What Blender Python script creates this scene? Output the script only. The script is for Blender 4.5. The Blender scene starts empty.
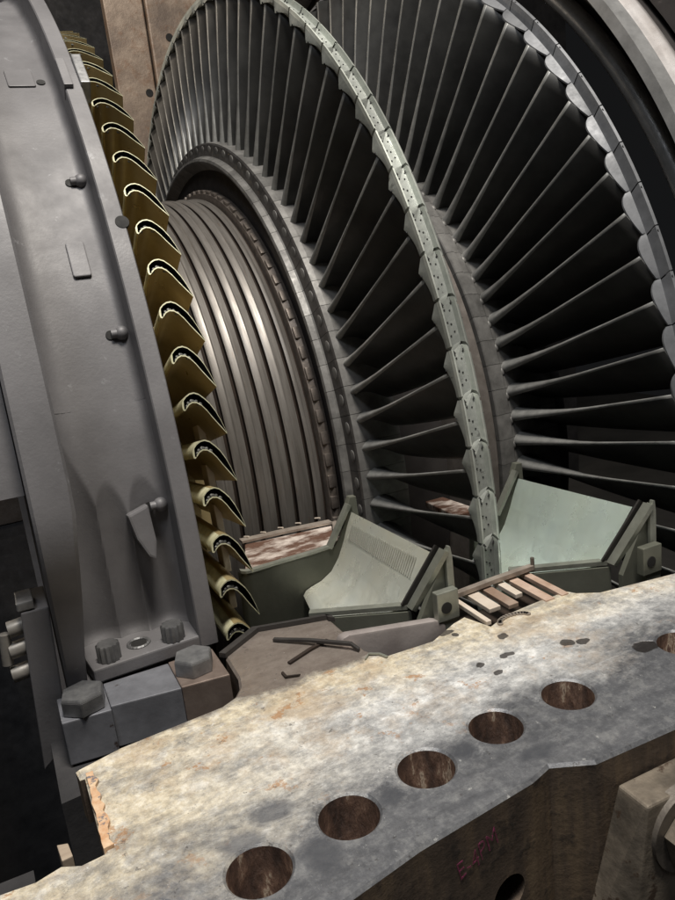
import bpy, bmesh, math, random
from mathutils import Vector, Matrix
from mathutils.geometry import tessellate_polygon
random.seed(7)
PI = math.pi
sc = bpy.context.scene
COL = sc.collection

# ------------------------------------------------------------------ materials
def nodes(name):
    m = bpy.data.materials.new(name); m.use_nodes = True
    nt = m.node_tree
    return m, nt, nt.nodes['Principled BSDF']

def N(nt, typ, **kw):
    n = nt.nodes.new(typ)
    for k, v in kw.items():
        if k in ('inputs',):
            for a, b in v.items(): n.inputs[a].default_value = b
        else: setattr(n, k, v)
    return n

def L(nt, a, b): nt.links.new(a, b)

def noise(nt, vec, scale, detail=6, rough=.6, dist=0.0):
    n = N(nt, 'ShaderNodeTexNoise', inputs={'Scale': scale, 'Detail': detail, 'Roughness': rough, 'Distortion': dist})
    if vec is not None: L(nt, vec, n.inputs['Vector'])
    return n.outputs['Fac']

def ramp(nt, fac, stops):
    r = N(nt, 'ShaderNodeValToRGB'); e = r.color_ramp.elements
    while len(e) > 1: e.remove(e[-1])
    e[0].position = stops[0][0]; e[0].color = (*stops[0][1], 1) if not isinstance(stops[0][1], (int, float)) else (*[stops[0][1]]*3, 1)
    for p, c in stops[1:]:
        x = e.new(p); x.color = (*c, 1) if not isinstance(c, (int, float)) else (c, c, c, 1)
    L(nt, fac, r.inputs['Fac']); return r.outputs['Color']

def mixc(nt, fac, a, b, mode='MIX'):
    n = N(nt, 'ShaderNodeMix', data_type='RGBA', blend_type=mode)
    for s, v in ((n.inputs[0], fac), (n.inputs[6], a), (n.inputs[7], b)):
        if isinstance(v, (int, float)): s.default_value = v
        elif isinstance(v, tuple): s.default_value = (*v, 1) if len(v) == 3 else v
        else: L(nt, v, s)
    return n.outputs[2]

def math_(nt, op, a, b=None, c=None, clamp=False):
    n = N(nt, 'ShaderNodeMath', operation=op, use_clamp=clamp)
    for s, v in zip(n.inputs, (a, b, c)):
        if v is None: continue
        if isinstance(v, (int, float)): s.default_value = v
        else: L(nt, v, s)
    return n.outputs[0]

def coords(nt, sx=1, sy=1, sz=1):
    t = N(nt, 'ShaderNodeTexCoord')
    if (sx, sy, sz) == (1, 1, 1): return t.outputs['Object']
    m = N(nt, 'ShaderNodeMapping'); m.inputs['Scale'].default_value = (sx, sy, sz)
    L(nt, t.outputs['Object'], m.inputs['Vector']); return m.outputs['Vector']

def bump(nt, b, h, strength=.2, dist=.002):
    n = N(nt, 'ShaderNodeBump', inputs={'Strength': strength, 'Distance': dist})
    L(nt, h, n.inputs['Height']); L(nt, n.outputs['Normal'], b.inputs['Normal'])

def metal(name, c1, c2, metallic=.7, *a, lo=.3, hi=.7, **k):
    return metal_(name, c1, c2, metallic, *a, lo=lo, hi=hi, **k)
VARY = {'golden', 'raw', 'grey', 'bright', 'blade', 'greenish', 'blue', 'worn', 'copper', 'cream'}
def metal_(name, c1, c2, metallic=.7, rough=(.35, .55), scale=9, stretch=(1, 1, 1), bstr=.12, spots=None, spot_scale=40, spot_at=.68, fine=160, lo=.3, hi=.7):
    m, nt, b = nodes(name)
    v = coords(nt, *stretch)
    oi = N(nt, 'ShaderNodeObjectInfo')
    cx = N(nt, 'ShaderNodeCombineXYZ')
    for q, k_ in enumerate((7.3, 3.1, 5.7)): L(nt, math_(nt, 'MULTIPLY', oi.outputs['Random'], k_), cx.inputs[q])
    av = N(nt, 'ShaderNodeVectorMath', operation='ADD'); L(nt, v, av.inputs[0]); L(nt, cx.outputs[0], av.inputs[1]); v = av.outputs[0]
    n1 = noise(nt, v, scale, 8, .62)
    col = ramp(nt, n1, [(lo, c1), (hi, c2)])
    if spots:
        n2 = noise(nt, v, spot_scale, 5, .65)
        f = ramp(nt, n2, [(spot_at, 0.0), (spot_at + .05, 1.0)])
        col = mixc(nt, f, col, spots)
    if name.split('_')[0] in VARY:
        hv = N(nt, 'ShaderNodeHueSaturation'); L(nt, col, hv.inputs['Color']); L(nt, math_(nt, 'MULTIPLY_ADD', oi.outputs['Random'], .5, .75), hv.inputs['Value']); col = hv.outputs[0]
    L(nt, col, b.inputs['Base Color'])
    b.inputs['Metallic'].default_value = metallic
    n3 = noise(nt, v, scale * 3.1, 6, .6)
    L(nt, ramp(nt, n3, [(.3, rough[0]), (.72, rough[1])]), b.inputs['Roughness'])
    n4 = noise(nt, v, fine, 4, .6)
    bump(nt, b, n4, bstr, .0012)
    return m

M = {}
M['carrier'] = metal('casing_oxide_steel', (.108, .104, .108), (.166, .161, .166), .12, (.48, .66), 6, bstr=.20, spots=(.185, .183, .19), spot_scale=55, spot_at=.655, fine=240, lo=.36, hi=.64)
M['bolt'] = metal('worn_bolt_steel', (.13, .13, .135), (.24, .24, .24), .6, (.38, .55), 60, bstr=.25)
M['pin'] = metal('tan_grey_pin_steel', (.20, .185, .165), (.32, .30, .27), .3, (.4, .55), 60, bstr=.2)
M['bar'] = metal('dark_joint_steel', (.17, .173, .19), (.30, .305, .335), .5, (.32, .5), 22, bstr=.15, spots=(.07, .05, .045), spot_scale=26, spot_at=.66)
M['bar_tan'] = metal('tan_joint_steel', (.26, .20, .17), (.36, .29, .25), .65, (.34, .5), 30, bstr=.15)
M['vane'] = metal('golden_oxide_vane', (.36, .275, .13), (.58, .47, .25), .45, (.26, .42), 14, bstr=.08)
M['vane_edge'] = metal('raw_cut_and_lit_vane_edge', (.46, .45, .29), (.64, .62, .44), .15, (.45, .6), 90, bstr=.4, lo=.36, hi=.64)  # cut rims, and the light painted on the vane noses
M['weld'] = metal('weld_lumps', (.10, .10, .095), (.22, .22, .205), .3, (.4, .6), 120, bstr=.5)
M['black'] = metal('hole_shade_black', (.006, .006, .006), (.014, .013, .012), 0, (.7, .9), 20)  # near-black standing in for the shade inside holes and vane cavities
M['drum'] = metal('machined_drum_steel', (.140, .128, .116), (.205, .190, .175), .50, (.38, .50), 8, (14, 1, 1), bstr=.08, fine=60, spots=(.15, .115, .09), spot_scale=24, spot_at=.63, lo=.38, hi=.62)
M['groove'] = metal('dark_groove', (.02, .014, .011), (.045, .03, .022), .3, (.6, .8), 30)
M['ring'] = metal('brown_balance_ring', (.13, .11, .095), (.24, .205, .18), .5, (.42, .6), 60, bstr=.3)
M['disc_band'] = metal('shaded_root_band', (.05, .047, .045), (.095, .09, .088), .5, (.4, .55), 60, bstr=.3)  # darker than the lip: shade of the upstream face put into colour
M['disc'] = metal('dark_disc_steel', (.025, .022, .022), (.05, .045, .043), .4, (.5, .7), 12)
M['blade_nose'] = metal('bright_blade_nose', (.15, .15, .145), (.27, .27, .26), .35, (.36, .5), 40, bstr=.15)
M['blade'] = metal('grey_blade_steel', (.024, .024, .024), (.056, .056, .054), .3, (.40, .55), 12, bstr=.08)  # face tone lowered to carry the shade between the blades
M['root'] = metal('blade_root_steel', (.095, .092, .088), (.195, .19, .182), .4, (.46, .62), 40, bstr=.2)
M['shroud_ridge'] = metal('worn_shroud_ridge', (.40, .425, .385), (.56, .58, .53), .45, (.36, .52), 60, bstr=.15)  # ridge faces paler than the rest of the shroud
M['shroud'] = metal('greenish_shroud_steel', (.235, .25, .232), (.36, .375, .35), .45, (.42, .6), 40, bstr=.3, spots=(.15, .155, .145), spot_scale=60, spot_at=.64)
M['shroud_far'] = metal('blue_grey_shroud_steel', (.10, .104, .112), (.175, .18, .192), .30, (.48, .64), 30, bstr=.1)
M['dot'] = metal('rivet_hole', (.012, .012, .012), (.02, .02, .02), 0, (.7, .9), 30)
M['seal_ring'] = metal('brown_grey_seal_ring', (.16, .14, .125), (.26, .235, .215), .6, (.4, .6), 40)
M['olive'] = metal('olive_diaphragm_steel', (.15, .155, .125), (.22, .225, .185), .5, (.38, .55), 14, bstr=.12)
M['trim'] = metal('edge_trim_steel', (.24, .25, .215), (.36, .37, .32), .6, (.35, .5), 40, bstr=.2)
M['nozzle'] = metal('brushed_nozzle_plate', (.86, .82, .66), (.82, .86, .82), .30, (.20, .34), 3.5, (1, 1, 1), bstr=.05, lo=.30, hi=.70)
M['nozzle_blue'] = metal('satin_nozzle_plate', (.82, .90, .78), (.76, .88, .87), .30, (.22, .36), 3, bstr=.05, lo=.30, hi=.70)
M['slot'] = metal('shallow_slot', (.36, .36, .31), (.50, .50, .45), .3, (.5, .6), 40)
M['rust_scale'] = metal('tan_scale_patch', (.42, .38, .28), (.62, .58, .46), .1, (.6, .8), 40, bstr=.4)
M['seal_face'] = metal('wrinkled_bronze_face', (.19, .105, .075), (.95, .84, .76), .4, (.22, .4), 17, (1, 2.0, 1), bstr=.6, fine=40, lo=.46, hi=.62)  # near-white streaks paint the highlights on the wrinkles
M['copper'] = metal('copper_brown_strips', (.34, .22, .155), (.56, .43, .35), .25, (.4, .6), 30, bstr=.3)
M['cream_strip'] = metal('cream_strips', (.55, .46, .38), (.72, .64, .55), .25, (.45, .6), 30, bstr=.3)
M['comb_bar'] = metal('brown_comb_bar', (.24, .20, .17), (.40, .35, .30), .4, (.4, .6), 50, bstr=.3)
M['cover'] = metal('mauve_grey_cover', (.27, .235, .225), (.38, .34, .325), .3, (.4, .55), 18, bstr=.2, lo=.38, hi=.62)
M['gasket'] = metal('black_rubber_strip', (.018, .016, .015), (.04, .036, .034), 0, (.5, .7), 40)
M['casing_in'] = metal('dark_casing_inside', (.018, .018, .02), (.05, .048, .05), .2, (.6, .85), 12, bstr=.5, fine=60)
M['clamp'] = metal('rusty_clamp_steel', (.085, .072, .058), (.22, .185, .145), .35, (.42, .65), 24, bstr=.5, spots=(.07, .048, .034), spot_scale=40, spot_at=.58, lo=.36, hi=.64)
M['nut'] = metal('brown_nut_steel', (.09, .08, .07), (.20, .175, .15), .5, (.4, .6), 30, bstr=.3)
M['polished'] = metal('polished_ring_steel', (.42, .38, .36), (.82, .80, .80), .45, (.16, .34), 11, bstr=.45, fine=14)  # pale blobs over darker tone paint the reflections on the rim
M['dull_ring'] = metal('dull_ring_steel', (.17, .17, .17), (.28, .28, .28), .35, (.35, .5), 30)
M['pink'] = metal('pink_chalk', (.09, .030, .045), (.42, .05, .18), 0, (.8, .9), 190, bstr=.3)
def chalk_material():
    m, nt, b = nodes('smudged_pink_chalk')
    v = coords(nt)
    L(nt, ramp(nt, noise(nt, v, 150, 5, .7), [(.4, (.22, .03, .09)), (.6, (.40, .05, .18))]), b.inputs['Base Color'])
    b.inputs['Roughness'].default_value = .85
    L(nt, ramp(nt, noise(nt, v, 210, 6, .75), [(.40, .12), (.60, .80)]), b.inputs['Alpha'])
    return m
M['pink'] = chalk_material()
M['floor'] = metal('dark_concrete', (.05, .048, .045), (.09, .085, .08), 0, (.8, .95), 3, bstr=.5)
M['flake'] = metal('flaking_orange_rust', (.48, .24, .11), (.66, .50, .34), .05, (.6, .85), 110, bstr=.9, spots=(.16, .15, .16), spot_scale=75, spot_at=.54, fine=160)
M['shim'] = metal('tan_wood_shim', (.26, .20, .15), (.36, .29, .22), 0, (.6, .8), 20, (1, 6, 1))

def panel_material():
    m, nt, b = nodes('tan_oxidised_plate')
    v = coords(nt)
    n = noise(nt, v, 4.5, 9, .68)
    c = ramp(nt, n, [(.28, (.10, .075, .062)), (.45, (.23, .175, .135)), (.6, (.37, .29, .225)), (.75, (.45, .375, .30))])
    n2 = noise(nt, v, 21, 8, .72)
    c = mixc(nt, ramp(nt, n2, [(.52, 0.0), (.66, .7)]), c, (.19, .105, .06))
    L(nt, c, b.inputs['Base Color'])
    b.inputs['Metallic'].default_value = .35
    b.inputs['Roughness'].default_value = .5
    bump(nt, b, n2, .35, .006)
    return m
M['panel'] = panel_material()

def rust_side_material():
    m, nt, b = nodes('streaked_rusty_flange_side')
    v = coords(nt, 5, 5, .7)
    n = noise(nt, v, 6, 8, .65)
    c = ramp(nt, n, [(.25, (.050, .040, .033)), (.5, (.11, .082, .062)), (.62, (.18, .13, .085)), (.8, (.24, .185, .12))])
    n2 = noise(nt, coords(nt), 45, 6, .7)
    c = mixc(nt, ramp(nt, n2, [(.56, 0.0), (.66, .7)]), c, (.035, .03, .028))
    L(nt, c, b.inputs['Base Color'])
    b.inputs['Metallic'].default_value = .15
    b.inputs['Roughness'].default_value = .62
    bump(nt, b, n2, .5, .002)
    return m
M['rust_side'] = rust_side_material()

def bore_material():
    m, nt, b = nodes('rusty_bolt_bore')
    n = noise(nt, coords(nt, 1, 1, .35), 60, 7, .65)
    c = ramp(nt, n, [(.34, (.022, .013, .010)), (.50, (.060, .034, .024)), (.58, (.11, .066, .046)), (.62, (.26, .21, .16)), (.66, (.07, .04, .03))])
    L(nt, c, b.inputs['Base Color']); b.inputs['Metallic'].default_value = .3; b.inputs['Roughness'].default_value = .55
    bump(nt, b, n, 1.0, .005)
    return m
M['bore'] = bore_material()

PITS = [(-.060, -1.271, .008, .006), (-.045, -1.279, .0075, .005), (-.130, -1.254, .008, .0045), (-.165, -1.253, .005, .004),
        (-.160, -1.277, .0055, .003), (-.108, -1.218, .007, .005), (-.155, -1.172, .010, .005), (-.150, -1.183, .004, .004), (.0, -1.327, .014, .010)]
STAINS = [(-.423, -1.405, .016, .022), (-.345, -1.378, .012, .010), (-.262, -1.362, .013, .013), (-.475, -1.36, .02, .012), (-.44, -1.34, .02, .012), (-.21, -1.40, .02, .01)]
def flange_material():
    m, nt, b = nodes('stained_flange_face')
    t = N(nt, 'ShaderNodeTexCoord'); v = t.outputs['Object']
    sx = N(nt, 'ShaderNodeSeparateXYZ'); L(nt, v, sx.inputs[0])
    X, Y = sx.outputs[0], sx.outputs[1]
    def vn(sc, det, ro, sx=1., sy=1., dist=0.0, off=0.0):
        m_ = N(nt, 'ShaderNodeMapping'); m_.inputs['Scale'].default_value = (sx, sy, 1); m_.inputs['Location'].default_value = (off, off * .7, 0)
        m_.inputs['Rotation'].default_value = (0, 0, -.10)
        L(nt, v, m_.inputs['Vector']); return noise(nt, m_.outputs['Vector'], sc, det, ro, dist)
    big = vn(6, 6, .6); mid = vn(22, 10, .72, off=3); fin = vn(80, 10, .78, off=5); strk = vn(16, 10, .75, .35, 1.6, off=9)
    a1 = vn(11, 12, .76, .8, 1.2, .3, 2.); a2 = vn(19, 12, .78, .7, 1.3, .2, 7.); a3 = vn(34, 12, .80, off=11.)
    # worn steel with streaks
    steel = mixc(nt, .5, ramp(nt, strk, [(.36, (.12, .122, .132)), (.5, (.185, .19, .205)), (.62, (.29, .293, .305))]), ramp(nt, fin, [(.36, (.08, .083, .092)), (.5, (.18, .185, .20)), (.64, (.38, .385, .39))]))
    ledge = mixc(nt, .5, ramp(nt, strk, [(.36, (.21, .168, .142)), (.62, (.40, .34, .30))]), ramp(nt, fin, [(.36, (.18, .148, .13)), (.64, (.36, .32, .285))]))
    white = ramp(nt, fin, [(.36, (.34, .345, .35)), (.5, (.54, .54, .53)), (.62, (.74, .74, .73))])
    cream = ramp(nt, fin, [(.36, (.32, .27, .19)), (.5, (.54, .465, .33)), (.62, (.70, .63, .48))])
    def ramp_y(edge, width, jig, amp):
        q = math_(nt, 'MULTIPLY_ADD', math_(nt, 'SUBTRACT', jig, .5), amp, Y)
        return math_(nt, 'DIVIDE', math_(nt, 'SUBTRACT', q, edge), width, clamp=True)
    lim_o = math_(nt, 'ADD', math_(nt, 'MULTIPLY', X, .12), -1.335)
    f_o = ramp_y(lim_o, .085, a1, .30)
    f_in = math_(nt, 'SUBTRACT', 1.0, ramp_y(-1.172, .012, mid, .05))
    right = math_(nt, 'DIVIDE', math_(nt, 'ADD', X, .19), .04, clamp=True)
    f_in = math_(nt, 'MAXIMUM', f_in, right)
    base = mixc(nt, f_in, ledge, steel)
    f_o = math_(nt, 'MULTIPLY', f_o, f_in)
    # cream crust: strongest along the inner edge and to the left
    edge_in = ramp_y(-1.262, .07, a2, .12)
    left = math_(nt, 'DIVIDE', math_(nt, 'SUBTRACT', -.30, X), .22, clamp=True)
    cz = math_(nt, 'MAXIMUM', edge_in, math_(nt, 'MULTIPLY', left, .95))
    w1_ = ramp(nt, a2, [(.38, .50), (.52, 1.0)])
    fdep = math_(nt, 'MULTIPLY', f_o, w1_)
    dep = mixc(nt, math_(nt, 'MULTIPLY', cz, ramp(nt, a3, [(.40, .45), (.54, 1.0)])), white, cream)
    col = mixc(nt, fdep, base, dep)
    # thin films of the same crust reaching over the bolt line
    film = ramp(nt, a3, [(.52, 0.0), (.60, .32)])
    col = mixc(nt, math_(nt, 'MULTIPLY', film, f_in), col, (.46, .46, .455))
    # grey rubbed-through patches
    rub = ramp(nt, a1, [(.545, 0.0), (.63, .38)])
    col = mixc(nt, math_(nt, 'MULTIPLY', rub, f_o), col, steel)
    # tan stains and rust spots
    tan = ramp(nt, vn(9, 10, .74, off=17.), [(.50, 0.0), (.62, .50)])
    col = mixc(nt, math_(nt, 'MULTIPLY', tan, f_o), col, (.40, .29, .18))
    rn = vn(27, 10, .76, off=23.)
    rust = ramp(nt, rn, [(.585, 0.0), (.625, .8)])
    col = mixc(nt, math_(nt, 'MULTIPLY', rust, f_o), col, (.36, .19, .085))
    # flecks and scratches
    col = mixc(nt, ramp(nt, vn(90, 6, .8, off=31.), [(.635, 0.0), (.66, .7)]), col, (.72, .72, .70))
    col = mixc(nt, ramp(nt, vn(75, 8, .8, off=37.), [(.60, 0.0), (.635, .7)]), col, (.075, .07, .068))
    sc1 = N(nt, 'ShaderNodeTexNoise', inputs={'Scale': 5.0, 'Detail': 5.0, 'Roughness': .6}); ms = N(nt, 'ShaderNodeMapping'); ms.inputs['Scale'].default_value = (.6, 45, 1); ms.inputs['Rotation'].default_value = (0, 0, .5)
    L(nt, v, ms.inputs['Vector']); L(nt, ms.outputs['Vector'], sc1.inputs['Vector'])
    col = mixc(nt, ramp(nt, sc1.outputs['Fac'], [(.66, 0.0), (.70, .35)]), col, (.60, .60, .60))
    # pits and oil stains with shapes of their own
    wob = N(nt, 'ShaderNodeTexNoise', inputs={'Scale': 70.0, 'Detail': 4.0}); L(nt, v, wob.inputs['Vector'])
    wv = N(nt, 'ShaderNodeVectorMath', operation='SUBTRACT'); L(nt, wob.outputs['Color'], wv.inputs[0]); wv.inputs[1].default_value = (.5, .5, .5)
    ws = N(nt, 'ShaderNodeVectorMath', operation='SCALE'); L(nt, wv.outputs[0], ws.inputs[0]); ws.inputs['Scale'].default_value = .012
    va = N(nt, 'ShaderNodeVectorMath', operation='ADD'); L(nt, v, va.inputs[0]); L(nt, ws.outputs[0], va.inputs[1])
    s2 = N(nt, 'ShaderNodeSeparateXYZ'); L(nt, va.outputs[0], s2.inputs[0])
    def blob(p):
        ex = math_(nt, 'DIVIDE', math_(nt, 'SUBTRACT', s2.outputs[0], p[0]), p[2])
        ey = math_(nt, 'DIVIDE', math_(nt, 'SUBTRACT', s2.outputs[1], p[1]), p[3])
        d = math_(nt, 'ADD', math_(nt, 'MULTIPLY', ex, ex), math_(nt, 'MULTIPLY', ey, ey))
        return math_(nt, 'SUBTRACT', 1.35, d, clamp=True)
    st = None
    for p in STAINS: st = blob(p) if st is None else math_(nt, 'MAXIMUM', st, blob(p))
    col = mixc(nt, math_(nt, 'MULTIPLY', st, .75), col, (.10, .105, .12))
    pt = None
    for p in PITS: pt = blob(p) if pt is None else math_(nt, 'MAXIMUM', pt, blob(p))
    pt = math_(nt, 'MULTIPLY', pt, 3.0, clamp=True)
    col = mixc(nt, math_(nt, 'MULTIPLY', pt, .9), col, (.035, .03, .028))
    L(nt, col, b.inputs['Base Color'])
    L(nt, math_(nt, 'MULTIPLY_ADD', fdep, -.55, .6), b.inputs['Metallic'])
    L(nt, math_(nt, 'MULTIPLY_ADD', fdep, .2, .42), b.inputs['Roughness'])
    h = math_(nt, 'ADD', math_(nt, 'MULTIPLY', fin, .35), math_(nt, 'MULTIPLY', fdep, .8))
    h = math_(nt, 'SUBTRACT', h, math_(nt, 'MULTIPLY', pt, 1.5))
    bump(nt, b, h, .45, .0022)
    return m
M['flange'] = flange_material()

# ------------------------------------------------------------------ geometry helpers
def link_mesh(name, me, mats, parent=None, smooth=False, base=None):
    o = bpy.data.objects.new(name, me); COL.objects.link(o)
    for m in (mats if isinstance(mats, (list, tuple)) else [mats]): me.materials.append(m)
    if smooth:
        for p in me.polygons: p.use_smooth = True
    if parent is not None:
        o.parent = parent
        w = parent.location.copy(); pp = parent.parent
        while pp: w += pp.location; pp = pp.parent
        o.location = -w
    return o

def obj(name, bm, mats, parent=None, smooth=False, auto=None):
    me = bpy.data.meshes.new(name)
    bmesh.ops.recalc_face_normals(bm, faces=bm.faces)
    if auto is not None:
        for f in bm.faces: f.smooth = True
        for e in bm.edges:
            if len(e.link_faces) == 2 and e.calc_face_angle(0) > math.radians(auto): e.smooth = False
    bm.to_mesh(me); bm.free()
    return link_mesh(name, me, mats, parent, smooth)

def thing(name, label, cat, loc=(0, 0, 0), group=None):
    o = bpy.data.objects.new(name, None); COL.objects.link(o); o.location = loc
    o.empty_display_size = .05
    o['label'] = label; o['category'] = cat
    if group: o['group'] = group
    return o

def tag(o, label, cat, group=None):
    o['label'] = label; o['category'] = cat
    if group: o['group'] = group
    return o

def P(x, R, a):      # a = 0 near horizontal joint, pi/2 top
    return Vector((x, -R * math.cos(a), R * math.sin(a)))

def revolve(prof, a0, a1, n, closed=True, bm=None, mi=None, caps=True):
    bm = bm or bmesh.new()
    full = abs(abs(a1 - a0) - 2 * PI) < 1e-6
    rings = []
    cnt = n if full else n + 1
    for i in range(cnt):
        a = a0 + (a1 - a0) * i / n
        rings.append([bm.verts.new(P(x, R, a)) for x, R in prof])
    m = len(prof); segs = m if closed else m - 1
    for i in range(n):
        A = rings[i]; Bq = rings[(i + 1) % cnt]
        for j in range(segs):
            f = bm.faces.new((A[j], A[(j + 1) % m], Bq[(j + 1) % m], Bq[j]))
            if mi: f.material_index = mi[j]
    if closed and not full and caps:
        bm.faces.new(rings[0]); bm.faces.new(list(reversed(rings[-1])))
    return bm

def prism(bm, pts, d, bevel=0, mat=None):
    """closed polygon of 3-D points swept along d"""
    d = Vector(d)
    a = [bm.verts.new(Vector(p)) for p in pts]; b = [bm.verts.new(Vector(p) + d) for p in pts]
    fs = [bm.faces.new(a), bm.faces.new(list(reversed(b)))]
    n = len(pts)
    for i in range(n): fs.append(bm.faces.new((a[i], b[i], b[(i + 1) % n], a[(i + 1) % n])))
    bmesh.ops.recalc_face_normals(bm, faces=fs)
    if mat is not None:
        for f in fs: f.material_index = mat
    if bevel:
        es = list({e for f in fs for e in f.edges})
        r = bmesh.ops.bevel(bm, geom=es, offset=bevel, segments=2, profile=.6, affect='EDGES', clamp_overlap=True)
        if mat is not None:
            for f in r['faces']: f.material_index = mat
    return bm

def box(bm, x0, x1, y0, y1, z0, z1, bevel=0, mat=None):
    return prism(bm, [(x0, y0, z0), (x1, y0, z0), (x1, y1, z0), (x0, y1, z0)], (0, 0, z1 - z0), bevel, mat)

def tube(bm, p0, p1, r, n=24, r2=None, bevel=0, mat=None):
    p0, p1 = Vector(p0), Vector(p1); d = (p1 - p0).normalized()
    u = d.orthogonal().normalized(); w = d.cross(u); r2 = r if r2 is None else r2
    A = [bm.verts.new(p0 + (u * math.cos(t) + w * math.sin(t)) * r) for t in [2 * PI * i / n for i in range(n)]]
    Bq = [bm.verts.new(p1 + (u * math.cos(t) + w * math.sin(t)) * r2) for t in [2 * PI * i / n for i in range(n)]]
    fs = [bm.faces.new(A), bm.faces.new(list(reversed(Bq)))]
    for i in range(n): fs.append(bm.faces.new((A[i], Bq[i], Bq[(i + 1) % n], A[(i + 1) % n])))
    bmesh.ops.recalc_face_normals(bm, faces=fs)
    if mat is not None:
        for f in fs: f.material_index = mat
    if bevel:
        es = [e for f in fs[:2] for e in f.edges]
        bmesh.ops.bevel(bm, geom=es, offset=bevel, segments=2, profile=.6, affect='EDGES')
    return bm

def strip_along(bm, path, side, up, w, h):
    """flat bar following a list of points: width w along side, height h along up"""
    side, up = Vector(side).normalized(), Vector(up).normalized()
    rows = []
    for p in path:
        p = Vector(p)
        rows.append([bm.verts.new(p + side * (w * sx / 2) + up * (h * sy)) for sx, sy in ((-1, 0), (1, 0), (1, 1), (-1, 1))])
    for A, Bq in zip(rows, rows[1:]):
        for j in range(4): bm.faces.new((A[j], A[(j + 1) % 4], Bq[(j + 1) % 4], Bq[j]))
    bm.faces.new(rows[0]); bm.faces.new(list(reversed(rows[-1])))
    return bm

D2R = PI / 180
# ------------------------------------------------------------------ lower casing
OUT = [(-.95, -1.525), (-.60, -1.478), (-.424, -1.453), (-.357, -1.440), (-.238, -1.427), (-.214, -1.420), (-.178, -1.438), (-.087, -1.441), (.60, -1.445), (1.25, -1.45)]
INN = [(1.25, -1.235), (.60, -1.228), (.168, -1.217), (.057, -1.2), (.034, -1.184), (.028, -1.172), (-.02, -1.172), (-.07, -1.176), (-.103, -1.188), (-.114, -1.150),
       (-.136, -1.156), (-.179, -1.177), (-.241, -1.174), (-.252, -1.148), (-.252, -1.052), (-.341, -1.023), (-.395, -1.064), (-.397, -1.118), (-.402, -1.138), (-.412, -1.152),
       (-.430, -1.161), (-.454, -1.163), (-.537, -1.170), (-.581, -1.182), (-.579, -1.197), (-.5745, -1.197), (-.5735, -1.307), (-.591, -1.309), (-.606, -1.301), (-.626, -1.307), (-.652, -1.305), (-.95, -1.33)]
HR = .0257
HOLES = [(-.64, -1.417), (-.555, -1.405), (-.4708, -1.3918), (-.3871, -1.3778), (-.303, -1.3625), (-.2169, -1.3489), (-.1276, -1.3471), (.036, -1.343), (.125, -1.343), (.214, -1.343), (.303, -1.343)]

casing = thing('lower_casing', 'rusty lower casing with a pale stained flat flange and a row of open bolt holes', 'turbine casing', (-.3, -1.3, -.6))
def flange_mesh():
    bm = bmesh.new()
    outer = OUT + INN
    n = len(outer)
    ch = .0028
    # inset loop for the top edge
    ins = []
    for i in range(n):
        p0, p1, p2 = Vector(outer[i - 1]), Vector(outer[i]), Vector(outer[(i + 1) % n])
        e1 = (p1 - p0).normalized(); e2 = (p2 - p1).normalized()
        n1 = Vector((-e1.y, e1.x)); n2 = Vector((-e2.y, e2.x))
        b = (n1 + n2); b = b / max(b.length, 1e-6); k = ch / max(.45, b.dot(n1))
        ins.append(p1 + b * k)
    loops = [[(p[0], p[1]) for p in ins]]
    hn = 40
    for hx, hy in HOLES:
        loops.append([(hx + (HR + .0022) * math.cos(-2 * PI * i / hn), hy + (HR + .0022) * math.sin(-2 * PI * i / hn)) for i in range(hn)])
    flat = [p for l in loops for p in l]
    tv = [bm.verts.new((x, y, 0)) for x, y in flat]
    for tri in tessellate_polygon([[Vector((x, y, 0)) for x, y in l] for l in loops]):
        try: bm.faces.new([tv[i] for i in tri])
        except ValueError: pass
    rim = tv[:n]
    lo = [bm.verts.new((p[0], p[1], -ch)) for p in outer]
    lo2 = [bm.verts.new((p[0], p[1], -.05)) for p in outer]
    for i in range(n):
        j = (i + 1) % n
        bm.faces.new((rim[i], rim[j], lo[j], lo[i]))
        f = bm.faces.new((lo[i], lo[j], lo2[j], lo2[i])); f.material_index = 1
    k = n
    for hx, hy in HOLES:
        top = tv[k:k + hn]; k += hn
        a = [bm.verts.new((hx + HR * math.cos(-2 * PI * i / hn), hy + HR * math.sin(-2 * PI * i / hn), -.0022)) for i in range(hn)]
        b = [bm.verts.new((v.co.x, v.co.y, -.30)) for v in a]
        for i in range(hn):
            j = (i + 1) % hn
            bm.faces.new((top[i], top[j], a[j], a[i]))
            f = bm.faces.new((a[i], a[j], b[j], b[i])); f.material_index = 2; f.smooth = True
        f = bm.faces.new(b); f.material_index = 2
    return bm
bm = flange_mesh(); obj('flange', bm, [M['flange'], M['rust_side'], M['bore']], casing)

def wall_mesh():
    """casing side below the flange: the same outline, 3 mm back, carried down"""
    bm = bmesh.new()
    o = list(OUT)
    prev = None
    for x, y in o:
        col = [bm.verts.new((x, y, z)) for z in (-.05, -.12, -.22, -.42, -.62)]
        if prev:
            for i in range(4): bm.faces.new((prev[i], col[i], col[i + 1], prev[i + 1]))
        prev = col
    return bm
me_wall = obj('casing_wall', wall_mesh(), M['rust_side'], casing)
so = me_wall.modifiers.new('s', 'SOLIDIFY'); so.thickness = .03; so.offset = -1
cut_bm = bmesh.new(); tube(cut_bm, (-.283, -1.50, -.115), (-.262, -1.38, -.082), .017, 32)
cutter = obj('cutter', cut_bm, M['black'])
bo = me_wall.modifiers.new('b', 'BOOLEAN'); bo.operation = 'DIFFERENCE'; bo.object = cutter; bo.solver = 'EXACT'
dg = bpy.context.evaluated_depsgraph_get(); dg.update()
newme = bpy.data.meshes.new_from_object(me_wall.evaluated_get(dg)); me_wall.modifiers.clear(); me_wall.data = newme
bpy.data.objects.remove(cutter)
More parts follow.
